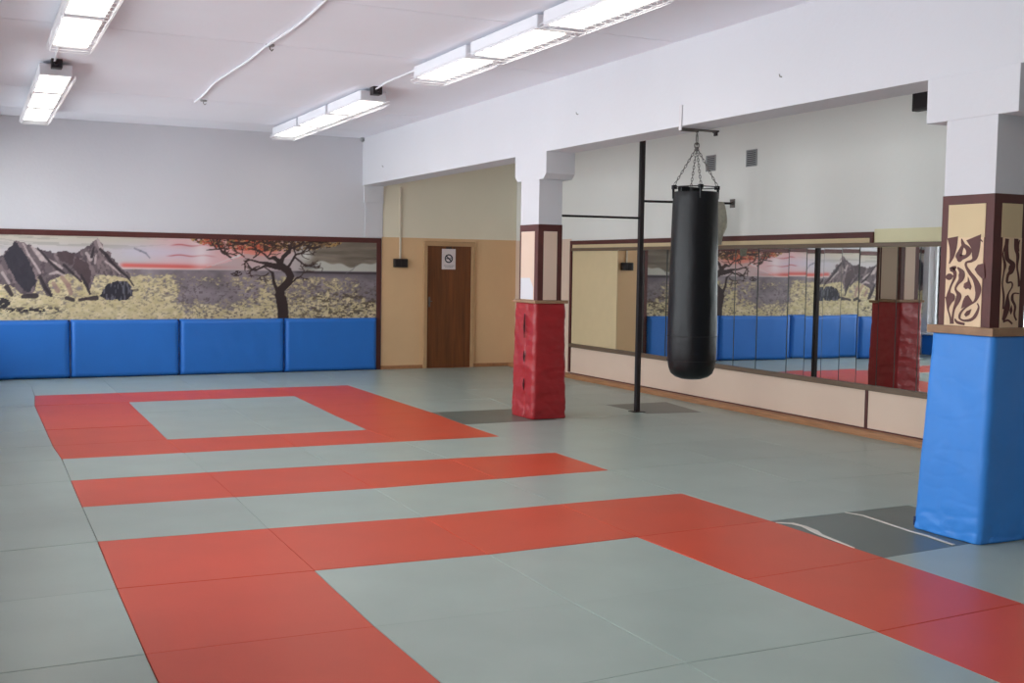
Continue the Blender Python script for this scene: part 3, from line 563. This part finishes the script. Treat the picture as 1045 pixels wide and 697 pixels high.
def wrap(name, top, bot, ztop, m, root, amp, seam=None, seed=0.0, horiz=0.0):
    """padding wrapped round a pillar: rounded-rectangle rings from z=0 up, top/bot = four corners (x,y) counter-clockwise from -x,-y"""
    n, M_ = 128, 110; mb = MB(); rings = []
    per = []
    for k in range(n):
        s_ = k/n*4; e_ = int(s_); f = s_-e_; per.append((e_, f))
    for j in range(M_+1):
        t_ = j/M_; z = ztop*t_; ring = []
        C_ = [Vector((bot[i][0]*(1-t_)+top[i][0]*t_, bot[i][1]*(1-t_)+top[i][1]*t_, 0)) for i in range(4)]; ce = sum(C_, Vector())/4
        for k, (e_, f) in enumerate(per):
            a, b = C_[e_], C_[(e_+1) % 4]; p_ = a.lerp(b, f); L_ = (b-a).length
            ed_ = min(f, 1-f)*L_; rd = .045
            nrm = Vector(((b-a).y, -(b-a).x, 0)).normalized()
            if ed_ < rd:
                cr = C_[e_] if f < .5 else b; d_ = (ce-cr).normalized(); q_ = (1-ed_/rd); p_ = p_+d_*(.018*q_*q_)
                nrm = -d_*q_+nrm*(1-q_)
            n3 = Vector((p_.x*5, p_.y*5, z*(3+horiz)))+Vector((seed, 0, 0))
            ds = noise.noise(n3)*amp+noise.noise(n3*2.3)*amp*.5
            fold = abs(noise.noise(Vector((p_.x*4+z*3, p_.y*4-z*2, z*9+seed))))
            low = max(0, 1-z/.25)
            ds += -max(0, .12-fold)*amp*5*(.35+1.6*low*(1 if amp < .008 else .5))
            ds += (noise.noise(Vector((p_.x*14+seed, p_.y*14, z*22)))*.006)*low
            if horiz: ds += .004*noise.noise(Vector((p_.x*3+p_.y*3, seed, z*16)))
            if seam and e_ == seam[0]:
                dd = abs(f-seam[1]-.02*math.sin(z*7)); ds -= .02*math.exp(-(dd/.012)**2)*(0.6+.4*math.sin(z*11))
            if j == 0: ds = max(ds, -.004)
            p_ = p_+nrm*ds
            zz = z+(.003*math.sin(k*.3) if j == M_ else 0)
            ring.append(mb.bm.verts.new((p_.x, p_.y, zz+(.002 if j == 0 else 0))))
        rings.append(ring)
    for A, B in zip(rings, rings[1:]):
        for k in range(n): mb.bm.faces.new((A[k], A[(k+1) % n], B[(k+1) % n], B[k]))
    # hollow: an inner wall round the shaft
    ix0, ix1 = 4.785, 5.075; iy0, iy1 = root
    def inner(z): 
        o_ = []
        cs = [(ix0, iy0), (ix1, iy0), (ix1, iy1), (ix0, iy1)]
        for e_, f in per:
            a, b = cs[e_], cs[(e_+1) % 4]; o_.append(mb.bm.verts.new((a[0]+(b[0]-a[0])*f, a[1]+(b[1]-a[1])*f, z)))
        return o_
    I0, I1 = inner(.002), inner(ztop)
    for A, B in ((rings[-1], I1), (I1, I0), (I0, rings[0])):
        for k in range(n): mb.bm.faces.new((A[k], A[(k+1) % n], B[(k+1) % n], B[k]))
    return mb
rp = empty('pillar_pad', (4.93, 5.1, 0), 'wrinkled crimson pad wrapped round the far pillar', 'padding')
wrap('cover', [(4.748, 4.862), (5.118, 4.862), (5.118, 5.365), (4.748, 5.365)], [(4.735, 4.866), (5.15, 4.866), (5.15, 5.37), (4.712, 5.36)], 1.234, REDWRAP, (4.895, 5.345), .008, (3, .62), 3.1, 5).build('cover', REDWRAP, rp, 'all')
fm = MB()
for (za, zb) in ((.86, 1.12), (.60, .72), (.30, .42)): 
    fm.tube([(4.727, 5.075, za), (4.722, 5.07, (za+zb)/2), (4.730, 5.078, zb)], [.004, .011, .004], 8)
fm.build('open_seam', mat('dark_seam_gap', srgb(60, 14, 18), .8), rp)
bp = empty('pillar_pad', (4.95, -.8, 0), 'smooth bright blue pad wrapped round the near pillar', 'padding')
wrap('cover', [(4.752, -1.048), (5.125, -1.048), (5.125, -.572), (4.752, -.572)], [(4.762, -1.00), (5.24, -1.00), (5.24, -.45), (4.742, -.485)], 1.25, BLUEWRAP, (-.995, -.592), .005, None, 9.4, 0).build('cover', BLUEWRAP, bp, 'all')
MB().tube([(4.756, -.50, .02), (4.752, -.503, .05), (4.757, -.499, .075)], .008, 8).build('corner_lace', BLUEDARK, bp)

# ------------------------------------------------------------------ mirror wall
mf = empty('wooden_surround', (XM-.02, 4, 0.44), 'long brown wooden frame around the row of wall mirrors', 'mirror frame')
YE = -4.5
MB().box(XM-.05, YE, .447, XM-.001, 8.93, .500, .005).build('bottom_rail', RAIL, mf)
MB().box(XM-.05, YE, 1.865, XM-.001, 8.90, 1.908, .005).build('top_rail', RAIL, mf)
MB().box(XM-.028, 8.93, .07, XM-.0045, 8.985, 1.957, .003).box(XM-.028, 2.76, 1.957, XM-.0045, 8.985, 2.015, .003).box(XM-.028, 2.76, 1.909, XM-.0045, 2.80, 1.957, .003).build('brown_border', BROWN, mf)
MB().box(XM-.014, 2.80, 1.909, XM-.001, 8.93, 1.957).build('cream_fascia', CREAM, mf)
MB().box(XM-.0035, YE, .5, XM-.001, 7.62, 1.865).build('backing_board', mat('grey_backing', srgb(120, 120, 116), .8), mf)
# panelling below the mirrors
pnl = tag(MB().box(XM-.012, 2.80, .056, XM-.001, 8.925, .446).box(XM-.012, YE, .056, XM-.001, 2.755, .446).build('trim_2', PINK), kind='structure')
MB().box(XM-.018, 2.757, .056, XM-.001, 2.798, .446, .002).box(XM-.020, YE, .0555, XM-.0125, 8.925, .068, .001).build('brown_batten', BROWN, pnl)
tag(MB().box(XM-.022, 7.62, .502, XM-.002, 8.90, 1.863, .003).build('painted_board', mat('ochre_cream_board', srgb(212, 190, 150), .55, var=.02)), 'blank ochre-cream board filling the left end of the mirror frame', 'board')
GEDGE = mat('glass_edge', srgb(96, 104, 100), .4)
seams = [(7.615, 6.95, -.8), (6.95, 6.40, -.9), (6.40, 5.90, -.95), (5.90, 5.40, -.9), (5.40, 4.97, -.8), (4.97, 4.55, -.9), (4.55, 4.02, -.8), (4.02, 3.73, -.82), (3.73, 3.46, -.76), (3.46, 3.19, -1.05), (3.19, 2.94, -.95), (2.94, 2.655, -1.05), (2.655, 2.42, -1.25), (2.42, 2.13, -1.0), (2.13, 1.80, -1.0),
         (1.80, 1.4, -.9), (1.4, .8, -.9), (.8, 0, -.9), (0, -1, -.9), (-1, -2.2, -.9), (-2.2, -3.4, -.9), (-3.4, -4.5, -.9)]
MLAB = ['mirror panel next to the cream board, reflecting tan wall and socket box', 'mirror panel between the black pole and the punching bag', 'mirror panel behind the left half of the punching bag', 'mirror panel behind the right half of the punching bag', 'mirror panel just right of the punching bag, reflecting the tree trunk', 'mirror panel reflecting the right reach of the tree branches', 'mirror panel reflecting the pink sky right of the tree', 'narrow mirror panel just left of the reflected black pole',
        'narrow mirror panel holding the reflection of the black pole', 'second narrow mirror panel counting right from the reflected pole', 'third narrow mirror panel counting right from the reflected pole', 'fourth narrow mirror panel counting right from the reflected pole', 'mirror panel reflecting the left side of the red pillar pad',
        'mirror panel reflecting the right side of the red pillar pad', 'mirror panel beside the blue pillar, reflecting the bright window']
for i, (a, b, yw) in enumerate(seams):
    yc = (a+b)/2; hw = (a-b)/2-.0015; th = R_(yw); lean = [0, 0, 0, 0, .0, .0, .05, -.05, .05, 0, -.05, .1, -.12, -.15, -.12][i] if i < 15 else 0
    lab = MLAB[i] if i < 15 else 'mirror panel hidden behind the near blue pillar'
    o = MB().box(-.003, -hw, 0, .003, hw, 1.36).build('wall_mirror', MIRROR); o.data.materials.append(GEDGE)
    for f_ in o.data.polygons: f_.material_index = 0 if abs(f_.normal.x) > .9 else 1
    # a panel stands a little askew: its far edge off the wall
    o.location = (XM-.011-abs(math.sin(th))*hw-.001, yc, .502); o.rotation_euler = (0, R_(lean), th)
    tag(o, lab, 'mirror', 'mirror panels in the long frame')

def vent(yc, lab):
    r = empty('vent_grille', (XM, yc, 2.80), lab, 'vent', 'wall vents above the mirrors')
    w_ = .095; f = MB()
    for (a, b, c_, d_) in ((yc-w_, yc-w_+.015, 2.80, 2.99), (yc+w_-.015, yc+w_, 2.80, 2.99), (yc-w_+.015, yc+w_-.015, 2.80, 2.815), (yc-w_+.015, yc+w_-.015, 2.975, 2.99)): f.box(XM-.014, a, c_, XM-.0005, b, d_, .002)
    f.build('grille_frame', GREYPL, r)
    s_ = MB()
    for k in range(7): s_.box(XM-.012, yc-w_+.015, 2.824+k*.022, XM-.006, yc+w_-.015, 2.835+k*.022)
    s_.build('slats', GREYPL, r); MB().box(XM-.004, yc-w_+.012, 2.812, XM-.0008, yc+w_-.012, 2.978).build('backing', VENTD, r)
vent(4.74, 'grey louvred wall vent to the right, farther from the punching bag')
vent(5.525, 'grey louvred wall vent seen behind the punching bag chains')
sp = empty('loudspeaker', (XM-.1, 2.24, 3.11), 'small dark loudspeaker high on mirror wall behind the near pillar haunch', 'loudspeaker')
MB().box(XM-.10, 2.02, 3.12, XM-.02, 2.235, 3.335, .008).build('cabinet', DARKPL, sp)
MB().box(XM-.106, 2.04, 3.14, XM-.10, 2.215, 3.315, .002).build('front_grille', BLACKM, sp)
MB().box(XM-.02, 2.12, 3.18, XM, 2.17, 3.28).build('wall_bracket', STEEL, sp)

# ------------------------------------------------------------------ pole, pull-up bars, hanging cloth
PX, PY = 6.165, 5.075
po = empty('steel_pole', (PX, PY, 0), 'tall black square pole rising from floor to ceiling beside the punching bag', 'pole')
MB().box(PX-.026, PY-.026, .006, PX+.026, PY+.026, ZC, .004).build('post', BLACKM, po)
MB().box(PX-.07, PY-.07, 0.0, PX+.07, PY+.07, .006).build('base_plate', BLACKM, po)
b1 = empty('pull_up_bar', (6.8, PY, 2.40), 'thin dark bar from black pole to the wall behind the punching bag', 'bar', 'pull-up bars at the pole')
MB().tube([(PX+.0268, PY, 2.375), (XM-.012, PY, 2.395)], .0135, 12).build('bar', BLACKM, b1, True)
MB().box(XM-.012, PY-.045, 2.345, XM, PY+.045, 2.445, .002).tube([(XM-.03, PY, 2.395), (XM-.012, PY, 2.395)], .024, 12).build('wall_flange', STEEL, b1)
b2 = empty('pull_up_bar', (5.6, PY, 2.19), 'thin dark bar from red-padded pillar to the black pole', 'bar', 'pull-up bars at the pole')
MB().tube([(5.085, PY, 2.18), (PX-.0268, PY, 2.185)], .0125, 12).build('bar', BLACKM, b2, True)
MB().box(5.0735, PY-.03, 2.15, 5.085, PY+.03, 2.21, .002).build('pillar_flange', BLACKM, b2)
CLX = 7.19
cl = MB()
for side in (-1, 1):
    rows = []
    for j in range(26):
        t_ = j/25; z = 2.392+.0165-.62*t_ if side == 1 else 2.392+.0165-.50*t_; row = []
        for k in range(13):
            f = k/12-.5; wdt = .17*(1+.5*math.sin(min(1, t_*1.3)*math.pi))*(1-.55*max(0, t_-.6)/.4)
            row.append(cl.bm.verts.new((CLX+f*wdt+.01*t_, PY+side*(.017+.012*math.sin(k*1.9+j*.25)*t_*1.2+.006+.02*t_) if j else PY+side*.008, z if j else 2.409)))
        rows.append(row)
    for A, B in zip(rows, rows[1:]):
        for k in range(12): cl.bm.faces.new((A[k], A[k+1], B[k+1], B[k]))
bmesh.ops.solidify(cl.bm, geom=list(cl.bm.faces), thickness=.003)
tag(cl.build('hanging_cloth', CLOTH, None, 'all'), 'pale grey cloth hung over bar behind the punching bag', 'cloth')

# ------------------------------------------------------------------ punching bag
BX, BY = 4.964, 2.30
bg = empty('punching_bag', (BX, BY, .68), 'long black leather punching bag hanging on chains from the beam', 'punching bag')
prof = [(.02, .672), (.09, .680), (.14, .698), (.178, .728), (.196, .775), (.206, .83), (.211, .92), (.212, 1.03)]
for k in range(1, 25):
    z = 1.03+k*.05; prof.append((.212-.020*(k/24)**1.2, z))
prof += [(.191, 2.268), (.188, 2.278), (.178, 2.279), (.174, 2.262), (.02, 2.262)]
def dent(a, z):
    return 1+.012*noise.noise(Vector((math.cos(a)*1.5, math.sin(a)*1.5, z*2.2)))+.010*noise.noise(Vector((math.cos(a)*3, math.sin(a)*3, z*5+4)))-.012*math.exp(-((a % (2*math.pi)-4.35)/.10)**2)*max(0, min(1, (z-1.3)/.9))
MB().lathe(prof, (BX, BY, 0), 96, dent).build('leather_body', BLACK, bg, 'all')
rm = MB()
for z in (1.05, .84): rm.tube([(BX+.2145*math.cos(a), BY+.2145*math.sin(a), z) for a in [2*math.pi*k/64 for k in range(64)]], .003, 6, closed=True)
rm.build('stitched_seam', mat('black_thread', srgb(16, 16, 18), .7), bg, True)
rn = MB(); rn.tube([(BX+.184*math.cos(a), BY+.184*math.sin(a), 2.318) for a in [2*math.pi*k/64 for k in range(64)]], .0045, 8, closed=True); rn.build('rim_ring', BLACKM, bg, True)
for k in range(4):
    a = R_(-22+90*k); c_, s_ = math.cos(a), math.sin(a)
    ex, ey = BX+.185*c_, BY+.185*s_
    st = MB(); st.tube([(ex+.006*c_, ey+.006*s_, 2.22), (ex+.008*c_, ey+.008*s_, 2.30), (ex, ey, 2.326)], .011, 8); st.box(ex-.018, ey-.018, 2.30, ex+.018, ey+.018, 2.334, .004)
    st.build('strap_loop', BLACK, bg)
    ch = MB(); A = Vector((ex, ey, 2.335)); B = Vector((BX, BY, 2.655)); d_ = (B-A); n_ = 13; u_ = d_.normalized(); s1 = u_.orthogonal().normalized(); s2 = u_.cross(s1)
    for q in range(n_):
        ce = A+d_*((q+.5)/n_); w1 = s1 if q % 2 else s2; hl_ = d_.length/n_*.68; hw_ = .0085
        ch.tube([ce+u_*(hl_*math.cos(t))+w1*(hw_*math.sin(t)) for t in [2*math.pi*i/12 for i in range(12)]], .0026, 6, closed=True)
    ch.build('chain', STEEL, bg, True)
hb = MB()
for a0 in (60, 150): 
    a = R_(a0); hb.box(BX+.10*math.cos(a)-.045, BY+.10*math.sin(a)-.03, 2.262, BX+.10*math.cos(a)+.045, BY+.10*math.sin(a)+.03, 2.325, .01)
hb.build('lace_flap', BLACK, bg)
sw = MB(); sw.tube([(BX+.022*math.sin(t), BY, 2.672+.024*math.cos(t)) for t in [2*math.pi*i/20 for i in range(20)]], .006, 8, closed=True)
sw.lathe([(.006, 2.642), (.014, 2.646), (.014, 2.66), (.006, 2.664)], (BX, BY, 0), 16)
sw.build('swivel_ring', STEEL, bg, True)
ck = MB(); ck.tube([(BX+.016*math.sin(t), BY+.012*math.sin(t), 2.724+.05*math.cos(t)) for t in [2*math.pi*i/24 for i in range(24)]], .005, 8, closed=True)
ck.build('carabiner', STEEL, bg, True)
bk_ = empty('bag_bracket', (4.95, BY, 2.79), 'steel clamp under the beam holding the punching bag', 'bracket')
MB().box(4.788, BY-.02, 2.79, 4.7995, BY+.02, 3.0, .002).build('face_plate', mat('whitewashed_steel', srgb(215, 212, 216), .6), bk_)
MB().box(4.79, BY-.02, 2.795, 5.165, BY+.02, 2.812, .003).box(4.79, BY-.012, 2.785, 4.96, BY+.012, 2.795, .002).build('arm', STEEL, bk_)
MB().box(5.15, BY-.022, 2.765, 5.163, BY+.022, 2.795, .002).tube([(5.156, BY-.04, 2.80), (5.156, BY+.04, 2.80)], .008, 8).tube([(BX, BY, 2.797), (BX, BY, 2.781)], .012, 8).build('clamp_bolt', BLACKM, bk_)
for (yy, zz, lb) in ((9.9, 3.04, 'small nail in the beam near the back wall'), (4.1, 3.13, 'small nail in the beam face above the red pillar'), (1.0, 3.05, 'small nail in the beam face right of the bag clamp')):
    tag(MB().tube([(4.80, yy, zz), (4.782, yy, zz), (4.777, yy, zz+.018)], .0045, 6).build('beam_nail', STEEL), lb, 'nail')

# ------------------------------------------------------------------ fluorescent lamps
def make_lamp():
    r = empty('fluorescent_lamp', (0, 0, ZC)); L_ = 1.24; z1 = ZC-.03; z0 = 3.402; hw = .15
    b = MB(); b.box(-hw, -L_/2, z0, hw, L_/2, z1, .008); b.box(-.05, -L_/2+.2, z1, .05, L_/2-.2, ZC-.0015); b.build('housing', LAMPW, r)
    b = MB(); b.box(-hw+.018, -L_/2+.065, z0-.008, hw-.018, L_/2-.065, z0, .003); b.build('diffuser', DIFF, r)
    g = MB(); rr = .0028
    for sx in (-1, 1):
        for (dx, dz) in ((.026, z0+.006), (.032, z0-.024), (.004, z0-.050)):
            x = sx*(hw+dx); g.tube([(x, -L_/2, dz), (x, L_/2, dz)], rr, 6)
    for k in range(19):
        y = -L_/2+L_*k/18
        for sx in (-1, 1): g.tube([(sx*(hw+.026), y, z0+.006), (sx*(hw+.032), y, z0-.024), (sx*(hw+.004), y, z0-.050)], .0017, 5)
    for k in range(11):
        y = -L_/2+L_*k/10; g.tube([(-hw-.004, y, z0-.050), (hw+.004, y, z0-.050)], .0016, 5)
    g.build('wire_guard', LAMPW, r)
    for sy in (-1, 1): MB().box(-hw+.008, sy*(L_/2)-.003, z0+.004, hw-.008, sy*(L_/2)+.003, z1-.004, .002).build('end_cap', LAMPW, r)
    return r
proto = make_lamp(); first = True
ORD = ['farthest', 'second farthest', 'third farthest']
for side, xc in (('left', .15), ('right', 3.365)):
    for gi, (y0, gname) in enumerate(((9.43, 'far group'), (3.86, 'near group'), (-1.7, 'group behind the camera'))):
        for k in range(3):
            if gi == 2 and k == 2: continue
            o = proto if first else copy_tree(proto); first = False
            o.location = (xc, y0-k*1.345, 0 if False else ZC)
            tag(o, 'white wire-guarded ceiling lamp, %s of the %s in the %s row' % (ORD[k], gname, side), 'ceiling lamp', 'fluorescent lamps on the ceiling')
# lamp meshes were modelled in room height: bring them down to the parent's origin
for ch in [x for x in COL.objects if x.parent == proto]:
    ch.data.transform(Matrix.Translation((0, 0, 0)))
# feed brackets and cables
for side, xc in (('left', .15), ('right', 3.365)):
    br = tag(MB().box(xc-.05, 6.0-.03, ZC-.085, xc+.05, 6.0+.09, ZC, .004).tube([(xc-.01, 5.98, ZC-.05), (xc-.01, 5.93, ZC-.04)], .02, 8).build('cable_gland', BLACKM), 'black cable gland at the near end of far %s lamps' % side, 'cable gland')
    tag(MB().tube([(xc-.02, 5.97, ZC-.03), (xc-.03, 5.6, ZC-.012), (xc-.03, 4.7, ZC-.012), (xc-.02, 4.50, ZC-.02)], .010, 8).build('lamp_cable', LAMPW, None, True), 'white cable between the two lamp groups of the %s row' % side, 'cable')
cd = MB(); pts = []
for k in range(41):
    t_ = k/40; y = 8.12-t_*9; pts.append((1.82-.115*min(1, t_*1.6)-.03*math.sin(t_*9)+.012*math.sin(t_*25), y, ZC-.016-.004*abs(math.sin(t_*22))))
tag(cd.tube(pts, .012, 10).build('ceiling_cable', LAMPW, None, True), 'white cable running along the middle of the ceiling', 'cable')
for (x, y, lb) in ((1.90, 8.03, 'round ceiling hook box at the end of the middle cable'), (1.78, 4.25, 'round ceiling hook box halfway along the middle cable')):
    r = empty('ceiling_hook', (x, y, ZC), lb, 'ceiling hook', 'ceiling hooks by the middle cable')
    MB().lathe([(.035, ZC-.018), (.04, ZC-.012), (.04, ZC)], (x, y, 0), 20).build('base_cap', GREYPL, r, True)
    MB().tube([(x, y, ZC-.018), (x, y, ZC-.04), (x+.015, y, ZC-.055), (x+.028, y, ZC-.04)], .005, 8).build('hook', STEEL, r, True)
tag(MB().lathe([(.02, ZC-.06), (.028, ZC-.05), (.028, ZC)], (4.77, 10.80, 0), 16).build('pipe_stub', GREYPL, None, True), 'short grey pipe stub at the ceiling corner by the beam', 'pipe')
